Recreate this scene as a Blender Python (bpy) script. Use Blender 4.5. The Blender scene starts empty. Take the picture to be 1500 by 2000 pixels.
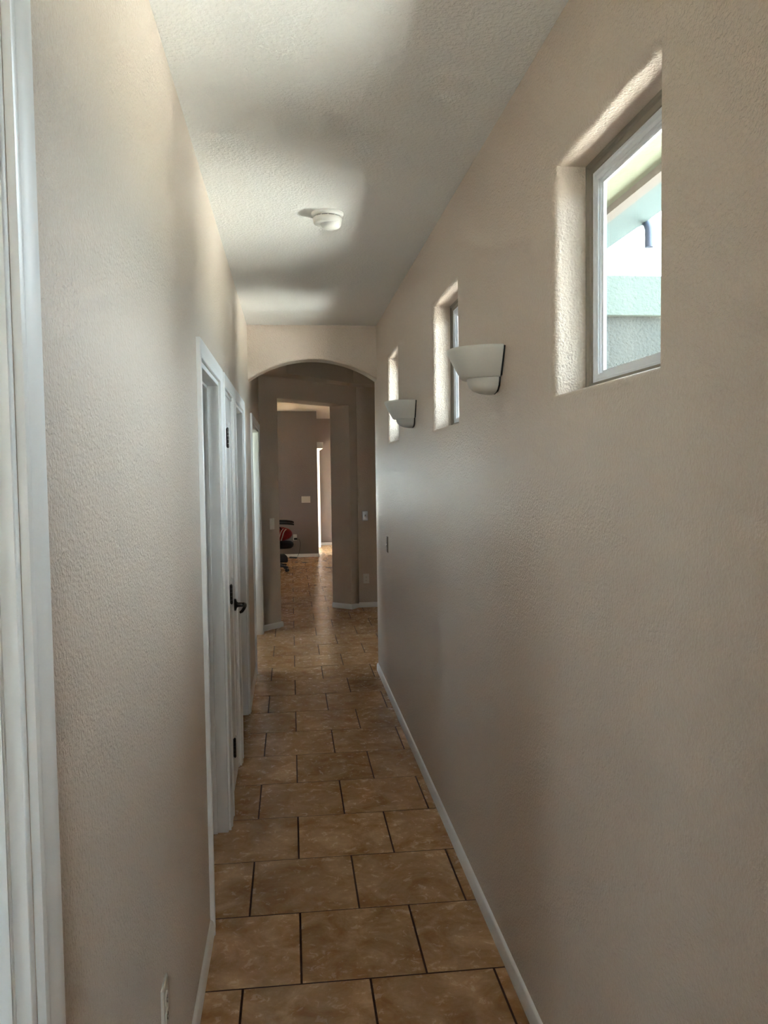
import bpy, bmesh, math, random
from mathutils import Vector, Matrix
from mathutils.geometry import tessellate_polygon
C = bpy.context.scene.collection
scene = bpy.context.scene
PI = math.pi
random.seed(4)

# ------------------------------------------------------------------ camera
def setup_camera():
    f, yaw, pitch, roll, h = 1590.735, 0.113476, -0.0528744, -0.0131611, 1.63362
    cy, sy, cp, sp = math.cos(yaw), math.sin(yaw), math.cos(pitch), math.sin(pitch)
    fwd = Vector((sy * cp, cy * cp, sp)); right = Vector((cy, -sy, 0)); up = right.cross(fwd)
    r2 = right * math.cos(roll) + up * math.sin(roll)
    u2 = -right * math.sin(roll) + up * math.cos(roll)
    cd = bpy.data.cameras.new('camera'); co = bpy.data.objects.new('camera', cd); C.objects.link(co)
    m = Matrix((r2, u2, -fwd)).transposed().to_4x4(); m.translation = Vector((0, 0, h))
    co.matrix_world = m
    cd.sensor_fit = 'VERTICAL'; cd.sensor_height = 36.0; cd.lens = f * 36.0 / 2000.0
    cd.clip_start = 0.02; cd.clip_end = 500
    scene.camera = co
setup_camera()

# ------------------------------------------------------------------ sky, sun, exposure
SKY = 3.0; SUN = 60.0
w = bpy.data.worlds.new('sky'); scene.world = w; w.use_nodes = True
nt = w.node_tree; bg = nt.nodes['Background']
bg.inputs[0].default_value = (0.76, 0.87, 1.0, 1); bg.inputs[1].default_value = SKY
sd = bpy.data.lights.new('sun', 'SUN'); sd.energy = SUN; sd.angle = math.radians(0.6); sd.color = (1.0, 0.985, 0.975)
so = bpy.data.objects.new('sun', sd); C.objects.link(so)
so.rotation_euler = Vector((0.47, -0.14, -0.87)).to_track_quat('-Z', 'Y').to_euler()
scene.view_settings.view_transform = 'Standard'; scene.view_settings.look = 'None'
scene.view_settings.gamma = 1.0; scene.view_settings.use_curve_mapping = False
scene.view_settings.exposure = 3.28
scene.cycles.max_bounces = 14; scene.cycles.diffuse_bounces = 9; scene.cycles.glossy_bounces = 4
scene.cycles.transparent_max_bounces = 12; scene.cycles.use_denoising = True
scene.cycles.sample_clamp_indirect = 12

# ------------------------------------------------------------------ materials
def mat(name, col, rough=0.5, metal=0.0, bump=None, var=None, spec=0.5):
    """bump = list of (scale, distance, kind, detail); var = (scale, colour2, contrast)"""
    m = bpy.data.materials.new(name); m.use_nodes = True
    n = m.node_tree.nodes; l = m.node_tree.links; b = n['Principled BSDF']
    b.inputs['Base Color'].default_value = (*col, 1); b.inputs['Roughness'].default_value = rough
    b.inputs['Metallic'].default_value = metal; b.inputs['Specular IOR Level'].default_value = spec
    tc = n.new('ShaderNodeTexCoord')
    if var:
        t = n.new('ShaderNodeTexNoise'); t.inputs['Scale'].default_value = var[0]; t.inputs['Detail'].default_value = 5
        l.new(tc.outputs['Object'], t.inputs['Vector'])
        r = n.new('ShaderNodeValToRGB'); r.color_ramp.elements[0].position = 0.5 - var[2]; r.color_ramp.elements[1].position = 0.5 + var[2]
        r.color_ramp.elements[0].color = (*col, 1); r.color_ramp.elements[1].color = (*var[1], 1)
        l.new(t.outputs['Fac'], r.inputs['Fac']); l.new(r.outputs['Color'], b.inputs['Base Color'])
    prev = None
    for (sc, dist, kind, det) in (bump or []):
        if kind == 'noise':
            t = n.new('ShaderNodeTexNoise'); t.inputs['Scale'].default_value = sc; t.inputs['Detail'].default_value = det
            o = t.outputs['Fac']
            r = n.new('ShaderNodeValToRGB'); r.color_ramp.elements[0].position = 0.38; r.color_ramp.elements[1].position = 0.66
            l.new(o, r.inputs['Fac']); o = r.outputs['Color']
        else:
            t = n.new('ShaderNodeTexVoronoi'); t.inputs['Scale'].default_value = sc; t.feature = 'SMOOTH_F1'; o = t.outputs['Distance']
        l.new(tc.outputs['Object'], t.inputs['Vector'])
        bp = n.new('ShaderNodeBump'); bp.inputs['Strength'].default_value = 1.0; bp.inputs['Distance'].default_value = dist
        l.new(o, bp.inputs['Height'])
        if prev: l.new(prev.outputs['Normal'], bp.inputs['Normal'])
        prev = bp
    if prev: l.new(prev.outputs['Normal'], b.inputs['Normal'])
    return m

M = {}
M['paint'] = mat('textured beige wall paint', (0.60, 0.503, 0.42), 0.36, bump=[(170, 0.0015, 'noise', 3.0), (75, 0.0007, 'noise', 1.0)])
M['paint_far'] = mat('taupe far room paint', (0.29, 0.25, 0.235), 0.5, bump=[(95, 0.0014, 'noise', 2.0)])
M['ceiling'] = mat('textured off white ceiling paint', (0.76, 0.755, 0.73), 0.6, bump=[(95, 0.0013, 'noise', 2.5)])
M['trim'] = mat('semi gloss white trim paint', (0.78, 0.775, 0.76), 0.32)
M['grout'] = mat('dark brown grout', (0.045, 0.020, 0.012), 0.95, bump=[(300, 0.0006, 'noise', 2.0)], spec=0.08)
M['ceramic'] = mat('matte plaster ceramic', (0.60, 0.58, 0.53), 0.45)
M['plastic'] = mat('white plastic', (0.78, 0.77, 0.73), 0.35)
M['ivory'] = mat('ivory plastic plate', (0.82, 0.78, 0.70), 0.4)
M['slot'] = mat('dark slot', (0.02, 0.02, 0.02), 0.6)
M['bronze'] = mat('oil rubbed bronze', (0.035, 0.028, 0.024), 0.28, 0.9)
M['brass'] = mat('aged bronze plate', (0.20, 0.15, 0.10), 0.35, 0.8)
M['steel'] = mat('satin steel plate', (0.62, 0.62, 0.64), 0.3, 0.9)
M['alu'] = mat('white vinyl window sash', (0.74, 0.78, 0.84), 0.35)
M['taupe'] = mat('taupe window surround', (0.25, 0.22, 0.18), 0.5)
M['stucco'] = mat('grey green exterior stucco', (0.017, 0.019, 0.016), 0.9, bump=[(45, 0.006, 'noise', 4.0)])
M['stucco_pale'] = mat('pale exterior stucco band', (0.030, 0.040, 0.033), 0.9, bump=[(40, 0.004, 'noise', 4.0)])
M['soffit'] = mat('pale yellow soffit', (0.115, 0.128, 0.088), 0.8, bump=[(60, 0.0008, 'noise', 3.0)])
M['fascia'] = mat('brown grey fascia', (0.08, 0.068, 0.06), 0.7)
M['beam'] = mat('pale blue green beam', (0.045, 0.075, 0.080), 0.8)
M['gravel'] = mat('pale desert gravel', (0.51, 0.505, 0.485), 0.95, bump=[(60, 0.02, 'noise', 4.0)], var=(25, (0.42, 0.40, 0.37), 0.15))
M['spout'] = mat('blue grey painted metal', (0.015, 0.025, 0.05), 0.5)
M['black'] = mat('black plastic', (0.012, 0.012, 0.013), 0.4)
M['fabric_black'] = mat('black fabric', (0.014, 0.014, 0.015), 0.85, bump=[(400, 0.001, 'noise', 1.0)])
M['red'] = mat('red nylon', (0.33, 0.008, 0.010), 0.55, bump=[(30, 0.006, 'noise', 2.0)])
M['stripe'] = mat('white stripe tape', (0.75, 0.72, 0.70), 0.5)
M['blind'] = mat('white vinyl blind', (0.80, 0.80, 0.80), 0.5)

def tile_material():
    m = bpy.data.materials.new('mottled brown ceramic tile'); m.use_nodes = True
    n = m.node_tree.nodes; l = m.node_tree.links; b = n['Principled BSDF']
    tc = n.new('ShaderNodeTexCoord'); oi = n.new('ShaderNodeObjectInfo')
    mp = n.new('ShaderNodeVectorMath'); mp.operation = 'ADD'
    sc = n.new('ShaderNodeVectorMath'); sc.operation = 'SCALE'; sc.inputs[0].default_value = (37, 19, 53)
    l.new(oi.outputs['Random'], sc.inputs['Scale']); l.new(tc.outputs['Object'], mp.inputs[0]); l.new(sc.outputs[0], mp.inputs[1])
    n1 = n.new('ShaderNodeTexNoise'); n1.inputs['Scale'].default_value = 6.5; n1.inputs['Detail'].default_value = 7; n1.inputs['Roughness'].default_value = 0.62; n1.inputs['Distortion'].default_value = 0.8
    n2 = n.new('ShaderNodeTexNoise'); n2.inputs['Scale'].default_value = 26; n2.inputs['Detail'].default_value = 6; n2.inputs['Roughness'].default_value = 0.7; n2.inputs['Distortion'].default_value = 0.7
    l.new(mp.outputs[0], n1.inputs['Vector']); l.new(mp.outputs[0], n2.inputs['Vector'])
    r1 = n.new('ShaderNodeValToRGB'); e = r1.color_ramp.elements
    e[0].position = 0.36; e[0].color = (0.34, 0.172, 0.066, 1); e[1].position = 0.66; e[1].color = (0.60, 0.385, 0.215, 1)
    x = r1.color_ramp.elements.new(0.5); x.color = (0.45, 0.262, 0.125, 1)
    l.new(n1.outputs['Fac'], r1.inputs['Fac'])
    r2 = n.new('ShaderNodeValToRGB'); e = r2.color_ramp.elements
    e[0].position = 0.40; e[0].color = (0.80, 0.765, 0.71, 1); e[1].position = 0.64; e[1].color = (1.05, 1.04, 1.02, 1)
    l.new(n2.outputs['Fac'], r2.inputs['Fac'])
    mx = n.new('ShaderNodeMixRGB'); mx.blend_type = 'MULTIPLY'; mx.inputs[0].default_value = 0.75
    l.new(r1.outputs[0], mx.inputs[1]); l.new(r2.outputs[0], mx.inputs[2])
    hs = n.new('ShaderNodeHueSaturation'); l.new(mx.outputs[0], hs.inputs['Color'])
    mr = n.new('ShaderNodeMapRange'); mr.inputs['To Min'].default_value = 0.90; mr.inputs['To Max'].default_value = 1.10
    l.new(oi.outputs['Random'], mr.inputs['Value']); l.new(mr.outputs[0], hs.inputs['Value'])
    l.new(hs.outputs[0], b.inputs['Base Color'])
    b.inputs['IOR'].default_value = 1.6
    rr = n.new('ShaderNodeMapRange'); rr.inputs['To Min'].default_value = 0.25; rr.inputs['To Max'].default_value = 0.29
    l.new(n2.outputs['Fac'], rr.inputs['Value']); l.new(rr.outputs[0], b.inputs['Roughness'])
    bp = n.new('ShaderNodeBump'); bp.inputs['Distance'].default_value = 0.0003; bp.inputs['Strength'].default_value = 0.5
    l.new(n2.outputs['Fac'], bp.inputs['Height']); l.new(bp.outputs[0], b.inputs['Normal'])
    return m
M['tile'] = tile_material()

def glass_material():
    m = bpy.data.materials.new('window glass'); m.use_nodes = True
    n = m.node_tree.nodes; l = m.node_tree.links; n.remove(n['Principled BSDF']); out = n['Material Output']
    t = n.new('ShaderNodeBsdfTransparent'); t.inputs[0].default_value = (0.93, 0.97, 0.95, 1)
    g = n.new('ShaderNodeBsdfGlossy'); g.inputs['Roughness'].default_value = 0.02
    lw = n.new('ShaderNodeLayerWeight'); lw.inputs[0].default_value = 0.5
    pw = n.new('ShaderNodeMath'); pw.operation = 'POWER'; pw.inputs[1].default_value = 5.0; l.new(lw.outputs['Facing'], pw.inputs[0])
    fr = n.new('ShaderNodeMapRange'); fr.inputs['To Min'].default_value = 0.03; fr.inputs['To Max'].default_value = 0.6; l.new(pw.outputs[0], fr.inputs['Value'])
    mx = n.new('ShaderNodeMixShader'); l.new(fr.outputs[0], mx.inputs[0]); l.new(t.outputs[0], mx.inputs[1]); l.new(g.outputs[0], mx.inputs[2])
    l.new(mx.outputs[0], out.inputs[0]); return m
M['glass'] = glass_material()

# ------------------------------------------------------------------ helpers
class MB:
    def __init__(s): s.v = []; s.f = []
    def box(s, x0, x1, y0, y1, z0, z1):
        b = len(s.v)
        s.v += [(x, y, z) for z in (z0, z1) for y in (y0, y1) for x in (x0, x1)]
        s.f += [tuple(b + i for i in q) for q in ((0, 2, 3, 1), (4, 5, 7, 6), (0, 1, 5, 4), (2, 6, 7, 3), (0, 4, 6, 2), (1, 3, 7, 5))]
        return s
    def loft(s, loops, close=True, cap0=False, cap1=False):
        b = len(s.v); n = len(loops[0])
        for L in loops: s.v += [tuple(p) for p in L]
        for k in range(len(loops) - 1):
            for i in range(n if close else n - 1):
                j = (i + 1) % n
                s.f.append((b + k * n + i, b + k * n + j, b + (k + 1) * n + j, b + (k + 1) * n + i))
        if cap0: s.f.append(tuple(b + i for i in range(n))[::-1])
        if cap1: s.f.append(tuple(b + (len(loops) - 1) * n + i for i in range(n)))
        return s
    def tube(s, pts, r, n=10, caps=True):
        pts = [Vector(p) for p in pts]; loops = []
        rs = r if isinstance(r, (list, tuple)) else [r] * len(pts)
        ref = None
        for i, p in enumerate(pts):
            t = (pts[min(i + 1, len(pts) - 1)] - pts[max(i - 1, 0)]).normalized()
            if ref is None: ref = Vector((0, 0, 1)) if abs(t.z) < 0.9 else Vector((1, 0, 0))
            a = (ref - t * ref.dot(t)).normalized(); b2 = t.cross(a); ref = a
            loops.append([p + (a * math.cos(u) + b2 * math.sin(u)) * rs[i] for u in [2 * PI * k / n for k in range(n)]])
        return s.loft(loops, True, caps, caps)
    def prism(s, poly, z0, z1):
        return s.loft([[(x, y, z0) for x, y in poly], [(x, y, z1) for x, y in poly]], True, True, True)
    def build(s, name, m, parent=None, bevel=0, seg=2, smooth=False, loc=None, rot=None, weld=True):
        me = bpy.data.meshes.new(name); bm = bmesh.new()
        vs = [bm.verts.new(v) for v in s.v]
        for f in s.f:
            try: bm.faces.new([vs[i] for i in f])
            except ValueError: pass
        if weld: bmesh.ops.remove_doubles(bm, verts=bm.verts, dist=1e-5)
        bmesh.ops.recalc_face_normals(bm, faces=bm.faces)
        if bevel:
            es = [e for e in bm.edges if len(e.link_faces) == 2 and e.calc_face_angle(0) > 0.6]
            bmesh.ops.bevel(bm, geom=es, offset=bevel, segments=seg, profile=0.5, affect='EDGES', clamp_overlap=True)
        bm.to_mesh(me); bm.free()
        me.materials.append(M[m] if isinstance(m, str) else m)
        if smooth or bevel:
            for p in me.polygons: p.use_smooth = True
            me.set_sharp_from_angle(angle=math.radians(50))
        o = bpy.data.objects.new(name, me); C.objects.link(o)
        if parent: o.parent = parent
        if loc: o.location = loc
        if rot: o.rotation_euler = rot
        return o

def struct(o): o['kind'] = 'structure'; return o
def thing(name, label, cat, loc=(0, 0, 0), rotz=0, group=None):
    o = bpy.data.objects.new(name, None); C.objects.link(o); o.empty_display_size = 0.05
    o.location = loc; o.rotation_euler = (0, 0, rotz); o['label'] = label; o['category'] = cat
    if group: o['group'] = group
    return o
def tag(o, label, cat, group=None):
    o['label'] = label; o['category'] = cat
    if group: o['group'] = group
    return o
def copy_tree(o, parent=None):
    c = o.copy(); C.objects.link(c); c.parent = parent
    for ch in list(o.children): copy_tree(ch, c)
    return c

# ------------------------------------------------------------------ key dimensions (metres)
XL, XR, H = -0.31, 0.68, 2.743
YA0, YA1 = 6.343, 6.52                 # arch wall front and back
TW = 0.12                              # inner wall thickness
ZLOW = 2.592                           # dropped ceiling past the arch
A = Vector((-0.30, 8.30)); K = Vector((0.766, 9.53)); DIR = (K - A).normalized(); NRM = Vector((-DIR.y, DIR.x))
YF, YN = 15.33, 17.63                  # far room wall, nook wall
YV = 9.55                              # vestibule far wall

# ------------------------------------------------------------------ walls with holes
def wall_holes(name, m, P, thick, u0, u1, z0, z1, holes, r=0.0, n=5):
    """P(u, depth, z) -> world point; holes = (ua, ub, za, zb); hole edges rounded by r on the room side"""
    mb = MB(); us = {u0, u1}; zs = {z0, z1}
    fh = []
    for (a, b, c, d) in holes:
        cc = c if c <= z0 + 1e-6 else c - r
        fh.append((a - r, b + r, cc, d + r)); us |= {a - r, b + r}; zs |= {cc, d + r}
    us = sorted(us); zs = sorted(zs)
    for i in range(len(us) - 1):
        for j in range(len(zs) - 1):
            um, zm = (us[i] + us[i + 1]) / 2, (zs[j] + zs[j + 1]) / 2
            if any(a < um < b and c < zm < d for a, b, c, d in fh): continue
            q = [(us[i], zs[j]), (us[i + 1], zs[j]), (us[i + 1], zs[j + 1]), (us[i], zs[j + 1])]
            b = len(mb.v); mb.v += [tuple(P(u, 0, z)) for u, z in q]; mb.f.append((b, b + 1, b + 2, b + 3))
    bu = sorted({u0, u1} | {x for h in holes for x in h[:2]}); bz = sorted({z0, z1} | {x for h in holes for x in h[2:]})
    for i in range(len(bu) - 1):
        for j in range(len(bz) - 1):
            um, zm = (bu[i] + bu[i + 1]) / 2, (bz[j] + bz[j + 1]) / 2
            if any(a < um < b and c < zm < d for a, b, c, d in holes): continue
            q = [(bu[i], bz[j]), (bu[i + 1], bz[j]), (bu[i + 1], bz[j + 1]), (bu[i], bz[j + 1])]
            b = len(mb.v); mb.v += [tuple(P(u, thick, z)) for u, z in q]; mb.f.append((b, b + 1, b + 2, b + 3))
    for (a, b_, c, d) in holes:
        open_bottom = c <= z0 + 1e-6
        loops = []
        prof = [(r - r * math.sin(t), r - r * math.cos(t)) for t in [PI / 2 * k / n for k in range(n + 1)]] if r else [(0, 0)]
        prof.append((0, thick))
        for off, dep in prof:
            lo = c if open_bottom else c - off
            loops.append([P(a - off, dep, lo), P(a - off, dep, d + off), P(b_ + off, dep, d + off), P(b_ + off, dep, lo)])
        mb.loft(loops, close=not open_bottom)
    for q in ([(u0, z0), (u1, z0)], [(u1, z0), (u1, z1)], [(u1, z1), (u0, z1)], [(u0, z1), (u0, z0)]):
        if q[0][1] == z0 and q[1][1] == z0: continue
        b = len(mb.v); mb.v += [tuple(P(*((u, 0, z)))) for u, z in q] + [tuple(P(u, thick, z)) for u, z in q[::-1]]; mb.f.append((b, b + 1, b + 2, b + 3))
    return struct(mb.build(name, m, smooth=True))

PR = lambda u, d, z: (XR + d, u, z)
PL = lambda u, d, z: (XL - d, u, z)
WZ0, WZ1 = 1.820, 2.400
WINS = [(1.460, 2.060), (3.270, 3.853), (5.100, 5.655)]
RT = 0.128
wall_holes('wall_right', 'paint', PR, RT, -2.6, YA1, 0, H + 0.02, [(a, b, WZ0, WZ1) for a, b in WINS], r=0.022)
DZ = 2.025
DOORS = [(0.17, 0.97), (2.90, 3.68), (3.90, 4.50), (4.68, 5.46), (6.61, 8.14)]
HEAD = [2.43, DZ, DZ, DZ, DZ]
wall_holes('wall_left', 'paint', PL, TW, -2.6, 8.30, 0, H + 0.02, [(a, b, 0, hz) for (a, b), hz in zip(DOORS, HEAD)])

# arch wall: rounded edges along the curve
def arch_wall():
    cx = (XL + XR) / 2; hw = (XR - XL) / 2; zs, za = 2.325, 2.482; rise = za - zs
    R = (hw * hw + rise * rise) / (2 * rise); cz = za - R; r = 0.018; N = 28; n = 5
    aw = math.asin(hw / R); mb = MB()
    def arc(off, y): return [(max(XL, min(XR, cx + (R + off) * math.sin(t))), y, cz + (R + off) * math.cos(t)) for t in [-aw + 2 * aw * k / N for k in range(N + 1)]]
    loops = [[(x, YA0, H + 0.02) for x, y, z in arc(r, 0)]]
    for k in range(n + 1):
        t = PI / 2 * k / n; loops.append(arc(r - r * math.sin(t), YA0 + r - r * math.cos(t)))
    for k in range(n + 1):
        t = PI / 2 * (n - k) / n; loops.append(arc(r - r * math.sin(t), YA1 - r + r * math.cos(t)))
    loops.append([(x, YA1, H + 0.02) for x, y, z in arc(r, 0)])
    mb.loft(loops, close=False)
    struct(mb.build('wall_arch', 'paint', smooth=True))
arch_wall()

# vestibule: right return, right side, far side, diagonal wall with the wide opening
struct(MB().box(XR + RT, 2.30, YA1 - 0.2, YA1, 0, 2.95).build('wall_vestibule_near', 'paint', bevel=0.012))
struct(MB().box(2.10, 2.30, YA1, 11.0, 0, 2.95).build('wall_vestibule_right', 'paint'))
struct(MB().box(K.x, 2.10, YV - 0.0, YV + 0.26, 0, 2.95).build('wall_vestibule_far', 'paint'))
PD = lambda u, d, z: (A.x + DIR.x * u + NRM.x * d, A.y + DIR.y * u + NRM.y * d, z)
LD = (K - A).length
OPEN = (0.275, 1.500, 2.372)
wall_holes('wall_diagonal', 'paint', PD, 0.28, 0, LD + 0.02, 0, 2.95, [(OPEN[0], OPEN[1], 0, OPEN[2])], r=0.012)
# far room and nook
def nook_wall():
    mb = MB()
    X0, X1 = 0.38, 0.50
    for (y0, y1, z0, z1) in ((YF + 0.12, 15.75, 0, H + 0.1), (15.75, 17.40, 2.07, H + 0.1), (17.40, YN + 0.12, 0, H + 0.1)): mb.box(X0, X1, y0, y1, z0, z1)
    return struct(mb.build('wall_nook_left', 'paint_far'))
nook_wall()
PF = lambda u, d, z: (u, YF + d, z)
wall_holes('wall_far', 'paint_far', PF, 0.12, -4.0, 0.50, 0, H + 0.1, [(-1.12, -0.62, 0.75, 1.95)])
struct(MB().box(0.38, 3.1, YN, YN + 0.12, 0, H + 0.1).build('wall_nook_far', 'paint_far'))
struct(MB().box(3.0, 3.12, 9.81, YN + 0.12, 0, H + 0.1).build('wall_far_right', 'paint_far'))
PW = lambda u, d, z: (-4.0 - d, u, z)
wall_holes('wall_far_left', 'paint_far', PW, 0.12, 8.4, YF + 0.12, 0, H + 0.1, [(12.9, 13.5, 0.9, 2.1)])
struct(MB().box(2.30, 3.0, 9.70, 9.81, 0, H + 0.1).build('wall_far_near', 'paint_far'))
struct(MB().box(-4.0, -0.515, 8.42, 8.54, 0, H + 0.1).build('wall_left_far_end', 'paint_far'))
# rooms behind the left doors, closed in
PS = lambda u, d, z: (-2.60 - d, u, z)
SIDEW = [(-2.3, -1.4), (3.40, 3.62), (6.4, 7.7)]
wall_holes('wall_side_rooms', 'paint', PS, 0.12, -2.6, 8.42, 0, H + 0.1, [(a, b, 0.9, 2.1) for a, b in SIDEW])
struct(MB().box(-1.16, XL - TW, 3.74, 3.82, 0, H).build('wall_closet_side', 'paint'))
struct(MB().box(-1.16, -1.08, 3.82, 4.54, 0, H).build('wall_closet_back', 'paint'))
for y in (2.2, 4.58, 5.9):
    struct(MB().box(-2.60, XL - TW, y - 0.04, y + 0.04, 0, H).build('wall_partition', 'paint'))
# hall behind the camera, open to daylight
PB = lambda u, d, z: (u, -2.6 - d, z)
wall_holes('wall_back', 'paint', PB, 0.14, -2.72, XR + RT, 0, H + 0.1, [(-0.10, 0.45, 1.0, 2.1)])

# ------------------------------------------------------------------ ceilings and roof
struct(MB().box(XL - 0.02, XR + 0.02, -2.6, YA0 + 0.05, H, H + 0.1).build('ceiling', 'ceiling'))
struct(MB().box(-2.72, XL - 0.02, -2.6, 8.42, H, H + 0.1).build('ceiling_side_rooms', 'ceiling'))
struct(MB().box(-4.12, 3.12, 9.83, YF + 0.12, H - 0.015, H + 0.1).build('ceiling_far_room', 'ceiling'))
struct(MB().box(0.38, 3.12, YF + 0.12, YN + 0.12, H - 0.015, H + 0.1).build('ceiling_nook', 'ceiling'))
struct(MB().box(-4.12, -0.505, 8.42, 9.83, H - 0.015, H + 0.1).build('ceiling_far_left', 'ceiling'))
def low_ceiling():
    outer = [(XL - TW, YA1 - 0.02), (2.12, YA1 - 0.02), (2.12, YV + 0.02), (K.x, YV + 0.02), (A.x, A.y + 0.02), (XL - TW, A.y)]
    hole = [(-0.02, 7.25), (-0.02, 8.184), (0.716, 9.153), (1.28, 9.22), (1.72, 8.80), (1.72, 7.35), (1.30, 6.92), (0.30, 6.92)]
    pts = outer + hole
    tri = tessellate_polygon([[Vector((x, y, 0)) for x, y in outer], [Vector((x, y, 0)) for x, y in hole]])
    mb = MB(); mb.v = [(x, y, ZLOW) for x, y in pts]; mb.f = [tuple(t) for t in tri]
    mb.loft([[(x, y, ZLOW) for x, y in hole], [(x, y, 2.90) for x, y in hole]], close=True)
    o = mb.build('ceiling_vestibule', 'paint'); struct(o)
    struct(MB().box(-0.5, 2.3, YA1 - 0.15, 9.85, 2.90, 3.0).build('ceiling_tray', 'paint'))
low_ceiling()
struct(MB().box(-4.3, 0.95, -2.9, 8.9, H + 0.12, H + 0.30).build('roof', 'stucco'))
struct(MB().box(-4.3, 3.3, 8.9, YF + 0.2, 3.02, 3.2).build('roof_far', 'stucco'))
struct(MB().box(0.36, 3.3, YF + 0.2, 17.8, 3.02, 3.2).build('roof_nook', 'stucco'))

# ------------------------------------------------------------------ floor and its tiles
SX, SY, X0, Y0, DEL = 0.40485, 0.42071, 0.0042, 2.52668, 0.22021
floor = struct(MB().box(-4.2, 3.2, -2.8, 18.0, -0.14, -0.0014).build('floor', 'grout'))
G = 0.0034; TH = 0.012
def tile_mesh(w, d):
    key = (round(w, 4), round(d, 4))
    if key in tile_mesh.c: return tile_mesh.c[key]
    b = 0.0010; hw, hd = w / 2, d / 2; mb = MB()
    mb.loft([[(-hw, -hd, -TH), (hw, -hd, -TH), (hw, hd, -TH), (-hw, hd, -TH)],
             [(-hw, -hd, -b), (hw, -hd, -b), (hw, hd, -b), (-hw, hd, -b)],
             [(-hw + b, -hd + b, 0), (hw - b, -hd + b, 0), (hw - b, hd - b, 0), (-hw + b, hd - b, 0)]], True, False, True)
    o = mb.build('tile', 'tile'); me = o.data; bpy.data.objects.remove(o); tile_mesh.c[key] = me
    return me
tile_mesh.c = {}
def region(y):
    """x range of the floor that the photograph can see at this row"""
    if y < 6.5: return XL - 0.25, XR
    if y < 8.2: return XL - 0.25, 1.6
    return -0.55, 1.75
rest = MB(); ntile = 0
k = math.floor((-2.6 - Y0) / SY)
while Y0 + k * SY < YN:
    y0, y1 = Y0 + k * SY, Y0 + (k + 1) * SY
    off = X0 if k % 2 == 0 else X0 + DEL
    ym = (y0 + y1) / 2; a, b = region(ym)
    fa, fb = (-4.0, 3.0) if ym > 8.6 else ((-2.6, 2.1) if ym > 6.5 else (-2.6, XR))
    m0 = math.floor((fa - off) / SX)
    while off + m0 * SX < fb:
        xa, xb = max(off + m0 * SX, fa), min(off + (m0 + 1) * SX, fb); m0 += 1
        if xb - xa < 0.012: continue
        cx, cy2 = (xa + xb) / 2, ym; wd, dp = xb - xa - 2 * G, SY - 2 * G
        yy1 = min(y1, YN); dp = yy1 - y0 - 2 * G; cy2 = (y0 + yy1) / 2
        if dp < 0.02: continue
        if a - 0.01 < cx < b + 0.01 and ym > 1.0 and ntile < 298:
            o = bpy.data.objects.new('tile', tile_mesh(wd, dp)); C.objects.link(o); o.parent = floor
            o.location = (cx, cy2, random.uniform(-0.0004, 0.0004)); ntile += 1
        else:
            rest.box(cx - wd / 2, cx + wd / 2, cy2 - dp / 2, cy2 + dp / 2, -TH, 0)
    k += 1
r_ = rest.build('tiles_out_of_view', 'tile', floor, weld=False); r_['kind'] = 'stuff'; r_.name = 'tile_field'

# ------------------------------------------------------------------ baseboards
BB = [(0, 0), (0.013, 0), (0.013, 0.044), (0.0105, 0.048), (0.0105, 0.051), (0.006, 0.058), (0, 0.060)]
def baseboard(name, path, m='trim'):
    """path in plan; the room lies to the LEFT of the walking direction"""
    pts = [Vector(p) for p in path]; loops = []
    for i, p in enumerate(pts):
        d0 = (p - pts[i - 1]).normalized() if i else None
        d1 = (pts[i + 1] - p).normalized() if i < len(pts) - 1 else None
        n0 = Vector((-d0.y, d0.x)) if d0 else None; n1 = Vector((-d1.y, d1.x)) if d1 else None
        if n0 and n1:
            n_ = (n0 + n1).normalized(); n_ = n_ / max(0.3, n_.dot(n0))
        else: n_ = n0 or n1
        loops.append([(p.x + n_.x * t, p.y + n_.y * t, z) for t, z in BB])
    return struct(MB().loft(loops, True, True, True).build(name, m, smooth=True))
e = 0.0
baseboard('baseboard_right', [(XR, -2.6), (XR, YA1), ])
baseboard('baseboard_left', [(XL, 2.84), (XL, 1.03)])
baseboard('baseboard_left_short', [(XL, 3.84), (XL, 3.74)])
baseboard('baseboard_left_arch', [(XL, 6.55), (XL, 5.52)])
baseboard('baseboard_diagonal_left', [tuple(A + DIR * (OPEN[0] - 0.012) + NRM * 0.27), tuple(A + DIR * (OPEN[0] - 0.0)), tuple(A - DIR * 0.012), (XL, 8.20)])
baseboard('baseboard_vestibule', [(2.10, YV), (K.x, YV), tuple(A + DIR * OPEN[1]), tuple(A + DIR * OPEN[1] + NRM * 0.28)])
baseboard('baseboard_far', [(0.50, 15.75), (0.50, YF), (-4.0, YF)])
baseboard('baseboard_nook', [(3.0, YN), (0.50, YN)])

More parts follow.
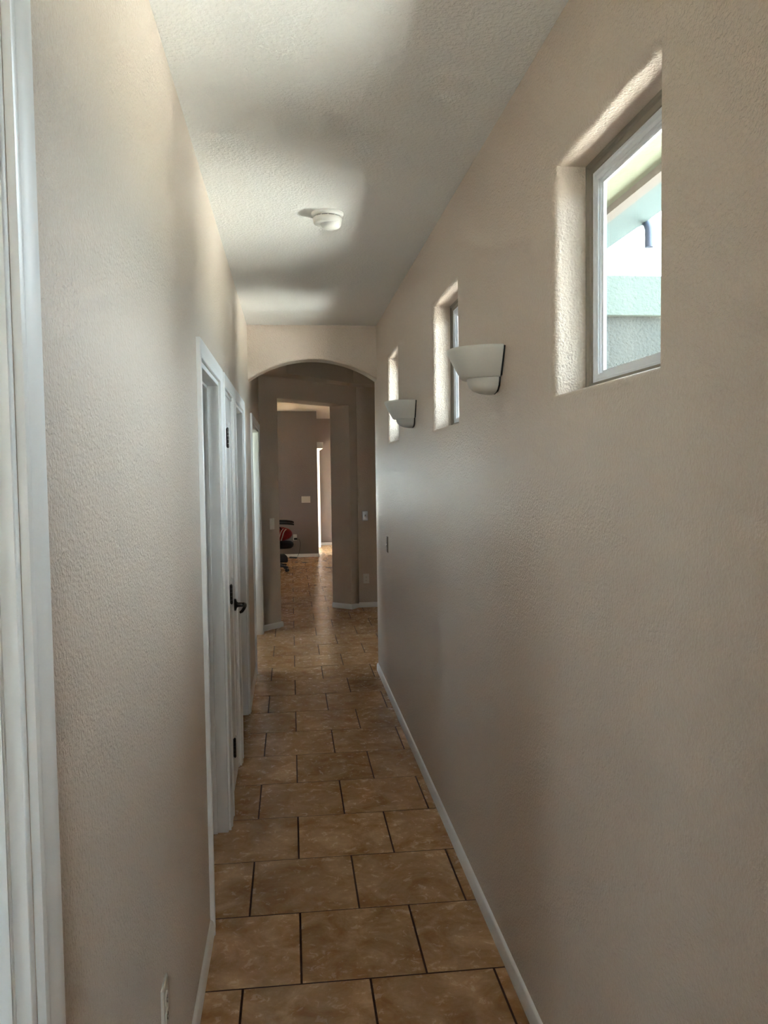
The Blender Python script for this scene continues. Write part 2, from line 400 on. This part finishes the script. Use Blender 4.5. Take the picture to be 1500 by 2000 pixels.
# ------------------------------------------------------------------ door frames
CAS = [(0, 0), (0, 0.010), (0.004, 0.0125), (0.009, 0.0125), (0.012, 0.009), (0.020, 0.0095), (0.030, 0.012), (0.040, 0.0155), (0.052, 0.0165), (0.058, 0.0155), (0.060, 0.013), (0.060, 0)]
def door_frame(idx, y0, y1, stop, DZ=DZ):
    mb = MB(); Lp = []
    g = 0.004
    for u, t in CAS:
        u2 = u + g
        Lp.append([(XL + t, y0 - u2, 0), (XL + t, y0 - u2, DZ + u2), (XL + t, y1 + u2, DZ + u2), (XL + t, y1 + u2, 0)])
    loops = [[Lp[i][j] for i in range(len(CAS))] for j in range(4)]
    root = struct(MB().loft(loops, True, True, True).build('door_%d' % idx, 'trim', smooth=True))
    jb = MB(); jt = 0.018; xb = XL - TW
    # jamb boards line the opening; their faces stand just proud of the wall's reveal
    jb.box(xb, XL + 0.001, y0, y0 + jt, 0, DZ); jb.box(xb, XL + 0.001, y1 - jt, y1, 0, DZ); jb.box(xb, XL + 0.001, y0 + jt, y1 - jt, DZ - jt, DZ)
    jb.build('jamb', 'trim', root, bevel=0.0012, seg=1)
    if stop:
        sb = MB(); xs = XL - stop; st = 0.011
        sb.box(xs - 0.034, xs, y0 + jt, y0 + jt + st, 0, DZ - jt); sb.box(xs - 0.034, xs, y1 - jt - st, y1 - jt, 0, DZ - jt)
        sb.box(xs - 0.034, xs, y0 + jt + st, y1 - jt - st, DZ - jt - st, DZ - jt)
        sb.build('door_stop', 'trim', root, bevel=0.002, seg=2)
    return root
def door_leaf(root, width, panel_h=((0.20, 0.92), (1.05, 1.88)), T=0.035):
    """leaf lying in the y-z plane from y=0..width, room face at x=0, thickness to -x, moulded panels both sides"""
    mb = MB(); mx = 0.10
    def face(x, sgn):
        ys = [0, mx, width - mx, width]; zs = [0, panel_h[0][0], panel_h[0][1], panel_h[1][0], panel_h[1][1], 2.0]
        for i in range(3):
            for j in range(5):
                if i == 1 and j in (1, 3):
                    a, b, c, d = ys[1], ys[2], zs[j], zs[j + 1]
                    loops = []
                    for ins, dep in ((0, 0), (0.012, 0.008), (0.022, 0.008), (0.045, 0.002)):
                        loops.append([(x - sgn * dep, a + ins, c + ins), (x - sgn * dep, b - ins, c + ins), (x - sgn * dep, b - ins, d - ins), (x - sgn * dep, a + ins, d - ins)])
                    mb.loft(loops, True, False, True)
                else:
                    q = len(mb.v); mb.v += [(x, ys[i], zs[j]), (x, ys[i + 1], zs[j]), (x, ys[i + 1], zs[j + 1]), (x, ys[i], zs[j + 1])]; mb.f.append((q, q + 1, q + 2, q + 3))
    face(0, 1); face(-T, -1)
    mb.loft([[(0, 0, 0), (0, width, 0), (0, width, 2.0), (0, 0, 2.0)], [(-T, 0, 0), (-T, width, 0), (-T, width, 2.0), (-T, 0, 2.0)]], True)
    return mb.build('door_leaf', 'trim', root)
def lever(parent, x, y, z, toward=-1):
    """bronze lever on a hall side face at x; grip runs along y * toward"""
    mb = MB(); n = 20
    prof = [(0, 0.033), (0.006, 0.0335), (0.010, 0.030), (0.013, 0.018), (0.020, 0.0125), (0.046, 0.0115), (0.052, 0.0125)]
    mb.loft([[(x + dx, y + r * math.cos(t), z + r * math.sin(t)) for t in [2 * PI * i / n for i in range(n)]] for dx, r in prof], True, False, True)
    g = [(x + 0.050, y, z), (x + 0.056, y + toward * 0.012, z), (x + 0.058, y + toward * 0.04, z - 0.002), (x + 0.057, y + toward * 0.075, z - 0.004), (x + 0.053, y + toward * 0.10, z - 0.010), (x + 0.046, y + toward * 0.112, z - 0.018), (x + 0.036, y + toward * 0.110, z - 0.024)]
    mb.tube(g, [0.0115, 0.0115, 0.010, 0.009, 0.0085, 0.008, 0.006], 10)
    return mb.build('door_handle', 'bronze', parent, smooth=True)
def hinge(parent, x, y, z):
    mb = MB(); r = 0.0062; z0 = z - 0.044
    for kk in range(5):
        a = z0 + kk * 0.0178; mb.tube([(x, y, a), (x, y, a + 0.0168)], r, 10)
    mb.tube([(x, y, z0 - 0.004), (x, y, z0)], [0.003, 0.0055], 8); mb.tube([(x, y, z0 + 0.088), (x, y, z0 + 0.093)], [0.0055, 0.003], 8)
    mb.box(x - 0.012, x - 0.003, y + 0.001, y + 0.003, z0, z0 + 0.088)
    return mb.build('hinge', 'bronze', parent)
d0 = door_frame(1, *DOORS[0], 0.016, 2.43)
d1 = door_frame(2, *DOORS[1], 0.046)
d2 = door_frame(3, *DOORS[2], 0.040)
d3 = door_frame(4, *DOORS[3], 0.046)
d4 = door_frame(5, *DOORS[4], 0)
# closed linen closet door opening to the hall: hinges near, lever far
lf = door_leaf(d2, DOORS[2][1] - DOORS[2][0] - 0.042); lf.location = (XL - 0.004, DOORS[2][0] + 0.021, 0.008)
lever(lf, 0.0, 0.498, 0.905)
for z in (0.30, 1.045, 1.79): hinge(d2, -0.2915, DOORS[2][0] + 0.020, z)
# leaves of the two room doors, swung open into the rooms
for d, (ya, yb) in ((d1, DOORS[1]), (d3, DOORS[3])):
    l2 = door_leaf(d, 0.73); l2.location = (XL - TW - 0.002, ya + 0.018, 0.008); l2.rotation_euler = (0, 0, math.radians(84))
l0 = door_leaf(d0, 0.74); l0.location = (XL - TW - 0.04, 1.02, 0.008); l0.rotation_euler = (0, 0, math.radians(84))
# panelled leaf of the last door, standing open past the arch
# ------------------------------------------------------------------ windows
def window(idx, y0, y1):
    xf = XR + 0.087
    def frame(x0, x1, m, inset, width, name, parent=None):
        a, b, c, d = y0 + inset, y1 - inset, WZ0 + inset, WZ1 - inset
        prof = [(0, x0), (width * 0.35, x0), (width * 0.45, x0 + 0.006), (width, x0 + 0.006), (width, x1), (0, x1)]
        st = [(a, c, 1, 1), (b, c, -1, 1), (b, d, -1, -1), (a, d, 1, -1)]
        loops = [[(x, p[0] + p[2] * t, p[1] + p[3] * t) for t, x in prof] for p in st]
        loops.append(loops[0]); o = MB().loft(loops, True).build(name, m, parent); return o
    root = struct(frame(xf, xf + 0.041, 'taupe', 0.0, 0.026, 'window_%d' % idx))
    sash = frame(xf + 0.010, xf + 0.038, 'alu', 0.026, 0.020, 'sash', root)
    bead = frame(xf + 0.020, xf + 0.034, 'alu', 0.046, 0.010, 'glazing_bead', sash)
    MB().box(xf + 0.028, xf + 0.031, y0 + 0.055, y1 - 0.055, WZ0 + 0.055, WZ1 - 0.055).build('pane', 'glass', root)
    return root
for i, (a, b) in enumerate(WINS): window(i + 1, a, b)
def simple_window(idx, box, axis):
    """frame with one mullion for a far opening; axis = normal axis"""
    u0, u1, z0, z1, c = box; mb = MB(); t = 0.045
    for (a, b, q, r) in ((u0, u0 + t, z0, z1), (u1 - t, u1, z0, z1), (u0 + t, u1 - t, z0, z0 + t), (u0 + t, u1 - t, z1 - t, z1), ((u0 + u1) / 2 - t / 2, (u0 + u1) / 2 + t / 2, z0 + t, z1 - t)):
        if axis == 'x': mb.box(c - 0.03, c + 0.03, a, b, q, r)
        else: mb.box(a, b, c - 0.03, c + 0.03, q, r)
    root = struct(mb.build('window_%d' % idx, 'alu'))
    for (a, b) in ((u0 + t, (u0 + u1) / 2 - t / 2), ((u0 + u1) / 2 + t / 2, u1 - t)):
        g = MB()
        if axis == 'x': g.box(c - 0.002, c + 0.002, a, b, z0 + t, z1 - t)
        else: g.box(a, b, c - 0.002, c + 0.002, z0 + t, z1 - t)
        g.build('pane', 'glass', root)
simple_window(4, (12.9, 13.5, 0.9, 2.1, -4.06), 'x')
simple_window(5, (-0.10, 0.45, 1.0, 2.1, -2.67), 'y')
simple_window(9, (-1.12, -0.62, 0.75, 1.95, YF + 0.06), 'y')
for i, (a, b) in enumerate(SIDEW): simple_window(6 + i, (a, b, 0.9, 2.1, -2.66), 'x')
# patio door in the nook
def patio_door():
    mb = MB(); t = 0.05; c = 0.44
    for (a, b, q, r) in ((15.75, 15.80, 0, 2.07), (17.35, 17.40, 0, 2.07), (15.80, 17.35, 2.02, 2.07), (15.80, 17.35, 0.0, 0.04), (16.55, 16.60, 0.04, 2.02)):
        mb.box(c - 0.03, c + 0.03, a, b, q, r)
    root = struct(mb.build('door_6', 'alu'))
    for a, b in ((15.80, 16.55), (16.60, 17.35)): MB().box(c - 0.003, c + 0.003, a, b, 0.04, 2.02).build('pane', 'glass', root)
patio_door()
bl = thing('vertical_blind', 'white vertical blind and valance drawn aside at the far patio door', 'blind', (0.50, 16.3, 0))
MB().box(0.0, 0.135, -0.55, 1.12, 2.045, 2.165).build('valance', 'blind', bl, bevel=0.004)
for i in range(7):
    y = 0.62 + i * 0.070
    MB().box(0.012, 0.100, y, y + 0.0025, 0.02, 2.045).build('vane', 'blind', bl)

# ------------------------------------------------------------------ outside: eave, courtyard wing, ground
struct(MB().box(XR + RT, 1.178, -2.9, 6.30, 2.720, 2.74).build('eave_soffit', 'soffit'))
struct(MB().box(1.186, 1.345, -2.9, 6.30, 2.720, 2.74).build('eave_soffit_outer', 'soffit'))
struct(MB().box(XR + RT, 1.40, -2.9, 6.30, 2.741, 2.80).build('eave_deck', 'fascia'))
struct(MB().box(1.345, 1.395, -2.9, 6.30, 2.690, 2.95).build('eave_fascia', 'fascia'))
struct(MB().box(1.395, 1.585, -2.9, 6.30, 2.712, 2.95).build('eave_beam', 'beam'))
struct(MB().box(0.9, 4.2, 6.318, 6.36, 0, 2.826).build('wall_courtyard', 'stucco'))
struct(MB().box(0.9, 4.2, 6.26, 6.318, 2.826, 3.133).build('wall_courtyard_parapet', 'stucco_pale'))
struct(MB().box(9.0, 9.2, -10, 20, -0.02, 1.9).build('added_bounce_wall', 'stucco_pale'))  # unseen wall, added to bounce light toward the hall windows
struct(MB().box(-60, 60, -60, 80, -0.30, -0.15).build('ground', 'gravel'))
M['added_lawn'] = mat('mown lawn', (0.055, 0.075, 0.03), 0.95, bump=[(80, 0.03, 'noise', 4.0)])
struct(MB().box(-30, -2.73, -40, 40, -0.15, -0.10).build('added_lawn', 'added_lawn'))  # unseen dark ground, added to cut upward bounce into the side rooms
struct(MB().box(-2.73, 0.37, 15.46, 40, -0.15, -0.10).build('added_lawn_patio', 'added_lawn'))  # same added dark ground, cools the light entering the patio door
struct(MB().box(XR + RT + 0.01, 5.0, -1.6, -1.3, -0.14, 2.70).build('added_shade_wall', 'stucco'))  # unseen wall added to block outdoor light from the window reveals
dsp = tag(MB().tube([(1.60, 3.640, 2.735), (1.60, 3.585, 2.737), (1.60, 3.530, 2.715), (1.60, 3.512, 2.680), (1.60, 3.512, 2.600)], [0.012, 0.018, 0.022, 0.020, 0.019], 12).build('gutter_spout', 'spout', smooth=True),
          'blue-grey curved spout hanging from the eave, seen through the nearest window', 'spout')

struct(MB().box(-2.00, 0.38, 15.5, 17.8, 2.30, 2.42).build('added_eave_patio', 'fascia'))  # unseen cover added to keep sun out and dim the nook
struct(MB().box(-4.0, -2.74, -2.9, 8.3, 2.40, 2.52).build('added_eave_left', 'fascia'))  # unseen overhang added to stop direct sun at the side room windows
# ------------------------------------------------------------------ wall sconces
def sconce(loc, label):
    root = thing('wall_sconce', label, 'wall lamp', loc, 0, 'half-round wall sconces')
    n = 40; gap = 0.007
    def ring(a, b, z, x0=0.0): return [(-gap - x0 - b * math.sin(t), -a * math.cos(t), z) for t in [PI * i / n for i in range(n + 1)]]
    # origin: wall plane, rim height
    sh = MB()
    loops = [ring(0.136, 0.141, -0.002), ring(0.138, 0.145, 0.0), ring(0.143, 0.150, 0.0), ring(0.145, 0.152, -0.004), ring(0.143, 0.150, -0.012), ring(0.124, 0.131, -0.050), ring(0.100, 0.106, -0.094), ring(0.096, 0.102, -0.097), ring(0.078, 0.084, -0.097)]
    inner = [ring(0.078, 0.084, -0.088), ring(0.094, 0.098, -0.085), ring(0.136, 0.141, -0.002)]
    sh.loft(loops + inner, close=False); sh.build('shade', 'ceramic', root, smooth=True)
    dm = MB(); prof = [(0.082, 0.086, -0.088), (0.083, 0.087, -0.098), (0.081, 0.085, -0.108), (0.075, 0.079, -0.122), (0.063, 0.066, -0.134), (0.045, 0.047, -0.142), (0.022, 0.024, -0.146), (0.001, 0.001, -0.147)]
    dm.loft([ring(*p) for p in prof], close=False); dm.build('dome', 'ceramic', root, smooth=True)
    bp = MB(); pol = [(-0.138, -0.004), (0.138, -0.004), (0.098, -0.093), (0.080, -0.097), (0.072, -0.122), (0.045, -0.140), (0, -0.146), (-0.045, -0.140), (-0.072, -0.122), (-0.080, -0.097), (-0.098, -0.093)]
    bp.loft([[(-gap, y, z) for y, z in pol], [(0, y, z) for y, z in pol]], True, True, True); bp.build('shadow_gap', 'slot', root)  # black sheet stands in for the shadow gap behind the bowl
    soc = MB().tube([(-0.05, 0, -0.085), (-0.05, 0, -0.055)], 0.016, 12); soc.build('socket', 'plastic', root)
    MB().tube([(-0.05, 0, -0.055), (-0.05, 0, -0.045), (-0.05, 0, -0.028), (-0.05, 0, -0.012), (-0.05, 0, -0.006)], [0.012, 0.016, 0.022, 0.015, 0.003], 14).build('bulb', 'plastic', root, smooth=True)
    return root
sconce((XR, 2.666, 2.022), 'unlit plaster sconce between the nearest and middle windows, the larger in view')
sconce((XR, 4.487, 2.005), 'unlit plaster sconce farther down the hall, in front of the farthest window')

# ------------------------------------------------------------------ smoke detector
sm = thing('smoke_detector', 'round white smoke detector on the hallway ceiling', 'smoke detector', (0.180, 3.60, H))
def lathe(prof, n=36): return MB().loft([[(r * math.cos(t), r * math.sin(t), z) for t in [2 * PI * i / n for i in range(n)]] for r, z in prof], True, False, True)
lathe([(0.070, 0), (0.070, -0.006), (0.066, -0.013), (0.060, -0.016)]).build('base', 'plastic', sm, smooth=True)
lathe([(0.056, -0.012), (0.056, -0.021)]).build('gap_ring', 'slot', sm, smooth=True)
lathe([(0.050, -0.020), (0.062, -0.020), (0.063, -0.026), (0.060, -0.042), (0.054, -0.047), (0.001, -0.050)]).build('cover', 'plastic', sm, smooth=True)
lathe([(0.047, -0.035), (0.045, -0.050), (0.038, -0.060), (0.024, -0.066), (0.001, -0.068)]).build('sensor_chamber', 'plastic', sm, smooth=True, loc=(0.014, -0.004, 0))
for i in range(12):
    t = 2 * PI * i / 12; s_ = MB().box(-0.002, 0.002, -0.0015, 0.0015, -0.021, -0.012); s_.build('rib', 'plastic', sm, loc=(0.058 * math.cos(t), 0.058 * math.sin(t), 0), rot=(0, 0, t))

# ------------------------------------------------------------------ switch and outlet plates
def plate(name, label, cat, loc, rotz, kind, w=0.070, h=0.115, m='ivory', gangs=1, dev='ivory'):
    """built facing local -Y, centred on loc, standing on the wall plane"""
    root = thing(name, label, cat, loc, rotz)
    q = [[(-w / 2, 0, -h / 2), (w / 2, 0, -h / 2), (w / 2, 0, h / 2), (-w / 2, 0, h / 2)],
         [(-w / 2, -0.003, -h / 2), (w / 2, -0.003, -h / 2), (w / 2, -0.003, h / 2), (-w / 2, -0.003, h / 2)],
         [(-w / 2 + 0.004, -0.006, -h / 2 + 0.004), (w / 2 - 0.004, -0.006, -h / 2 + 0.004), (w / 2 - 0.004, -0.006, h / 2 - 0.004), (-w / 2 + 0.004, -0.006, h / 2 - 0.004)]]
    MB().loft(q, True, True, True).build('cover_plate', m, root)
    for g in range(gangs):
        x = (g - (gangs - 1) / 2) * 0.046
        if kind == 'toggle':
            MB().box(x - 0.006, x + 0.006, -0.0072, -0.006, -0.013, 0.013).build('toggle_slot', 'slot', root)
            MB().loft([[(x - 0.005, -0.007, -0.005), (x + 0.005, -0.007, -0.005), (x + 0.005, -0.007, 0.006), (x - 0.005, -0.007, 0.006)], [(x - 0.004, -0.018, -0.011), (x + 0.004, -0.018, -0.011), (x + 0.004, -0.018, -0.004), (x - 0.004, -0.018, -0.004)]], True, True, True).build('toggle', dev, root)
        elif kind == 'rocker':
            MB().loft([[(x - 0.0165, -0.006, -0.033), (x + 0.0165, -0.006, -0.033), (x + 0.0165, -0.006, 0.033), (x - 0.0165, -0.006, 0.033)], [(x - 0.015, -0.008, -0.032), (x + 0.015, -0.008, -0.032), (x + 0.015, -0.012, 0.032), (x - 0.015, -0.012, 0.032)]], True, True, True).build('rocker', dev, root)
        else:
            for zc in (0.020, -0.020):
                b = MB().loft([[(x + 0.017 * math.cos(t), yy, zc + max(-0.013, min(0.013, 0.0165 * math.sin(t)))) for t in [2 * PI * i / 20 for i in range(20)]] for yy in (-0.006, -0.0085)], True, False, True)
                so_ = b.build('socket', dev, root)
                MB().box(x - 0.0065, x - 0.0045, -0.0092, -0.0084, zc - 0.004, zc + 0.006).build('slot', 'slot', so_)
                MB().box(x + 0.0045, x + 0.0065, -0.0092, -0.0084, zc - 0.003, zc + 0.005).build('slot', 'slot', so_)
                MB().tube([(x, -0.0084, zc - 0.0085), (x, -0.0092, zc - 0.0085)], 0.0024, 8).build('ground_hole', 'slot', so_)
    for zc in ((0.048, -0.048) if kind != 'outlet' else (0.0,)):
        for g in range(gangs):
            x = (g - (gangs - 1) / 2) * 0.046
            MB().tube([(x, -0.0058, zc), (x, -0.0072, zc)], 0.003, 8).build('screw', 'steel', root)
    return root
AD = math.atan2(DIR.y, DIR.x)
plate('wall_outlet', 'white duplex outlet low on the left wall near the camera', 'outlet', (XL, 1.838, 0.418), PI / 2, 'outlet', m='plastic', dev='plastic')
plate('light_switch', 'aged bronze switch plate on the right wall under the farthest window', 'switch', (XR, 5.765, 1.095), -PI / 2, 'toggle', m='brass', dev='ivory')
ps = A + DIR * 0.153
plate('light_switch', 'ivory rocker switch on the angled wall left of the opening', 'switch', (ps.x, ps.y, 1.086), AD, 'rocker', m='ivory')
plate('light_switch', 'satin steel toggle switch plate on the wall right of the opening', 'switch', (0.863, YV, 1.084), 0, 'toggle', m='steel', dev='plastic')
plate('wall_outlet', 'white duplex outlet below the steel switch plate, right of the opening', 'outlet', (0.866, YV, 0.340), 0, 'outlet', m='plastic', dev='plastic')
plate('light_switch', 'wide three gang switch plate on the far room wall', 'switch', (0.277, YF, 1.080), 0, 'rocker', w=0.165, h=0.122, gangs=3)
plate('wall_outlet', 'small white outlet on the wall at the very end of the view', 'outlet', (0.943, YN, 0.365), 0, 'outlet', m='plastic', dev='plastic')
# outlet, charger and cable behind the chair
oc = plate('wall_outlet', 'white outlet on the far room wall behind the office chair', 'outlet', (0.060, YF, 0.372), 0, 'outlet', m='plastic', dev='plastic')
ch = thing('phone_charger', 'black plug-in charger with a thin cable hanging to the floor', 'charger', (0.070, YF, 0.345))
MB().box(-0.030, 0.030, -0.055, -0.0095, -0.018, 0.020).build('plug_body', 'black', ch, bevel=0.004)
MB().tube([(0.03, -0.045, 0), (0.07, -0.05, -0.01), (0.088, -0.05, -0.07), (0.080, -0.05, -0.17), (0.062, -0.05, -0.26), (0.030, -0.07, -0.328)], 0.0035, 8).build('cable', 'black', ch, smooth=True)
tag(MB().box(-0.075, 0.075, -0.02, 0.02, 0, 0.03).build('power_strip', 'black', bevel=0.004, loc=(0.02, 15.12, 0.0), rot=(0, 0, -0.5)), 'small black power strip on the tiles against the far wall', 'power strip')

# ------------------------------------------------------------------ office chair and bag
def office_chair():
    root = thing('office_chair', 'black office chair on castors in the far room, half hidden by the opening edge', 'chair', (-0.36, 13.30, 0), math.radians(0))
    MB().loft([[(r * math.cos(t), r * math.sin(t), z) for t in [2 * PI * i / 16 for i in range(16)]] for r, z in ((0.045, 0.07), (0.045, 0.12), (0.028, 0.13), (0.028, 0.26), (0.016, 0.26), (0.016, 0.36))], True, True, True).build('gas_lift', 'black', root, smooth=True)
    for i in range(5):
        a = math.radians(-32 + 72 * i); d = Vector((math.cos(a), math.sin(a), 0)); s = Vector((-d.y, d.x, 0))
        loops = []
        for r, z, w_, h_ in ((0.03, 0.10, 0.030, 0.030), (0.18, 0.096, 0.022, 0.020), (0.32, 0.080, 0.016, 0.013), (0.345, 0.076, 0.012, 0.010)):
            loops.append([d * r + s * w_ + Vector((0, 0, z - h_)), d * r - s * w_ + Vector((0, 0, z - h_)), d * r - s * w_ * 0.7 + Vector((0, 0, z + h_)), d * r + s * w_ * 0.7 + Vector((0, 0, z + h_))])
        leg = MB().loft(loops, True, True, True).build('leg', 'black', root, bevel=0.003)
        c = d * 0.325
        cm = MB(); cm.tube([c + s * 0.022 + Vector((0, 0, 0.027)), c + s * 0.006 + Vector((0, 0, 0.027))], 0.027, 14); cm.tube([c - s * 0.022 + Vector((0, 0, 0.027)), c - s * 0.006 + Vector((0, 0, 0.027))], 0.027, 14)
        cm.tube([c + Vector((0, 0, 0.03)), c + Vector((0, 0, 0.075))], 0.007, 8)
        cm.build('castor', 'black', leg)
    def slab(w0, d0, z0, z1, cx, cy, bulge, name, m, nseg=9):
        loops = []
        for kz, (sc, z) in enumerate(((0.86, z0), (0.97, z0 + (z1 - z0) * .25), (1.0, (z0 + z1) / 2), (0.97, z0 + (z1 - z0) * .8), (0.84, z1), (0.4, z1 + bulge))):
            L = []
            for i in range(32):
                t = 2 * PI * i / 32; c_, s_ = math.cos(t), math.sin(t)
                L.append((cx + w0 * sc * math.copysign(abs(c_) ** 0.55, c_), cy + d0 * sc * math.copysign(abs(s_) ** 0.55, s_), z))
            loops.append(L)
        return MB().loft(loops, True, True, True).build(name, m, root, smooth=True)
    slab(0.285, 0.24, 0.375, 0.475, 0.105, 0, 0.008, 'seat', 'fabric_black')
    MB().box(-0.10, 0.12, -0.09, 0.09, 0.345, 0.388).build('seat_mount', 'black', root, bevel=0.008)
    # back rest rises on the left (hidden) side
    loops = []
    for z, b_, w_ in ((0.50, -0.30, 0.17), (0.58, -0.315, 0.22), (0.72, -0.325, 0.235), (0.90, -0.33, 0.23), (1.04, -0.35, 0.20), (1.10, -0.365, 0.13)):
        loops.append([(b_ - 0.03 + 0.05 * (abs(y) / 0.235) ** 2 + (0.06 if f_ else 0), y, z) for f_, ys_ in ((0, (-1, -.6, -.2, .2, .6, 1)), (1, (1, .6, .2, -.2, -.6, -1))) for y in [q * w_ for q in ys_]])
    MB().loft(loops, True, True, True).build('backrest', 'fabric_black', root, smooth=True)
    MB().tube([(-0.05, 0, 0.36), (-0.25, 0, 0.37), (-0.36, 0, 0.42), (-0.375, 0, 0.60)], 0.022, 10).build('back_bar', 'black', root, smooth=True)
    for sg in (-1, 1):
        y = sg * 0.275
        ar = MB().tube([(0.03, sg * 0.15, 0.375), (0.04, y, 0.40), (0.05, y, 0.56), (0.05, y, 0.775)], [0.016, 0.018, 0.018, 0.022], 10).build('armrest', 'black', root, smooth=True)
        loops = []
        for u, z, w_, h_ in ((-0.16, 0.788, 0.020, 0.008), (-0.13, 0.794, 0.042, 0.016), (0.10, 0.796, 0.046, 0.018), (0.27, 0.792, 0.042, 0.018), (0.37, 0.778, 0.036, 0.015), (0.40, 0.768, 0.020, 0.010)):
            loops.append([(u, y - w_, z - h_), (u, y + w_, z - h_), (u, y + w_, z + h_ * 0.6), (u, y + w_ * 0.7, z + h_), (u, y - w_ * 0.7, z + h_), (u, y - w_, z + h_ * 0.6)])
        MB().loft(loops, True, True, True).build('arm_pad', 'black', ar, smooth=True)
    return root
office_chair()
def bag():
    root = thing('sports_bag', 'red sports bag with curved white stripes lying on the office chair seat', 'bag', (-0.30, 13.28, 0.4835))
    loops = []; N = 28
    def prof(x): 
        q = max(0.0, 1 - (abs(x) / 0.31) ** 3.2); return q ** 0.5
    xs = [-0.308, -0.29, -0.25, -0.18, -0.09, 0, 0.09, 0.18, 0.25, 0.29, 0.308]
    def P(x, t):
        s = prof(x); c_, s_ = math.cos(t), math.sin(t)
        return (x, 0.155 * s * math.copysign(abs(c_) ** 0.8, c_), 0.118 + (0.118 * s) * math.copysign(abs(s_) ** 0.8, s_))
    MB().loft([[P(x, 2 * PI * i / N) for i in range(N)] for x in xs], True, True, True).build('body', 'red', root, smooth=True)
    def stripe(xc, wid, bend):
        L1 = []; L2 = []
        for k_ in range(13):
            t = PI * 1.5 - 0.55 - k_ / 12 * (PI - 1.2) + 0.0
            x = xc + bend * (k_ / 12 - 0.0) ** 1.6
            for L, dx in ((L1, -wid / 2), (L2, wid / 2)):
                p = Vector(P(x + dx, t)); c = Vector((x + dx, 0, 0.118)); p = c + (p - c) * 1.02; p.y -= 0.002; L.append(p)
        MB().loft([L1, L2], close=False).build('stripe', 'stripe', root, smooth=True)
    stripe(0.085, 0.014, 0.085); stripe(0.130, 0.018, 0.085)
    MB().tube([(-0.14, -0.12, 0.19), (-0.09, -0.135, 0.25), (0.0, -0.10, 0.268), (0.09, -0.12, 0.25), (0.14, -0.12, 0.20)], 0.009, 8).build('handle', 'fabric_black', root, smooth=True)
bag()
pk = tag(MB().loft([[(x * s, y * s, z) for x, y in ((-0.16, -0.11), (0.16, -0.11), (0.16, 0.11), (-0.16, 0.11))] for s, z in ((0.97, 0), (1, 0.03), (0.95, 0.09), (0.6, 0.145))], True, True, True).build('backpack', 'fabric_black', bevel=0.02, loc=(-0.235, 14.55, 0)), 'low black bag on the tiles behind the office chair', 'bag')
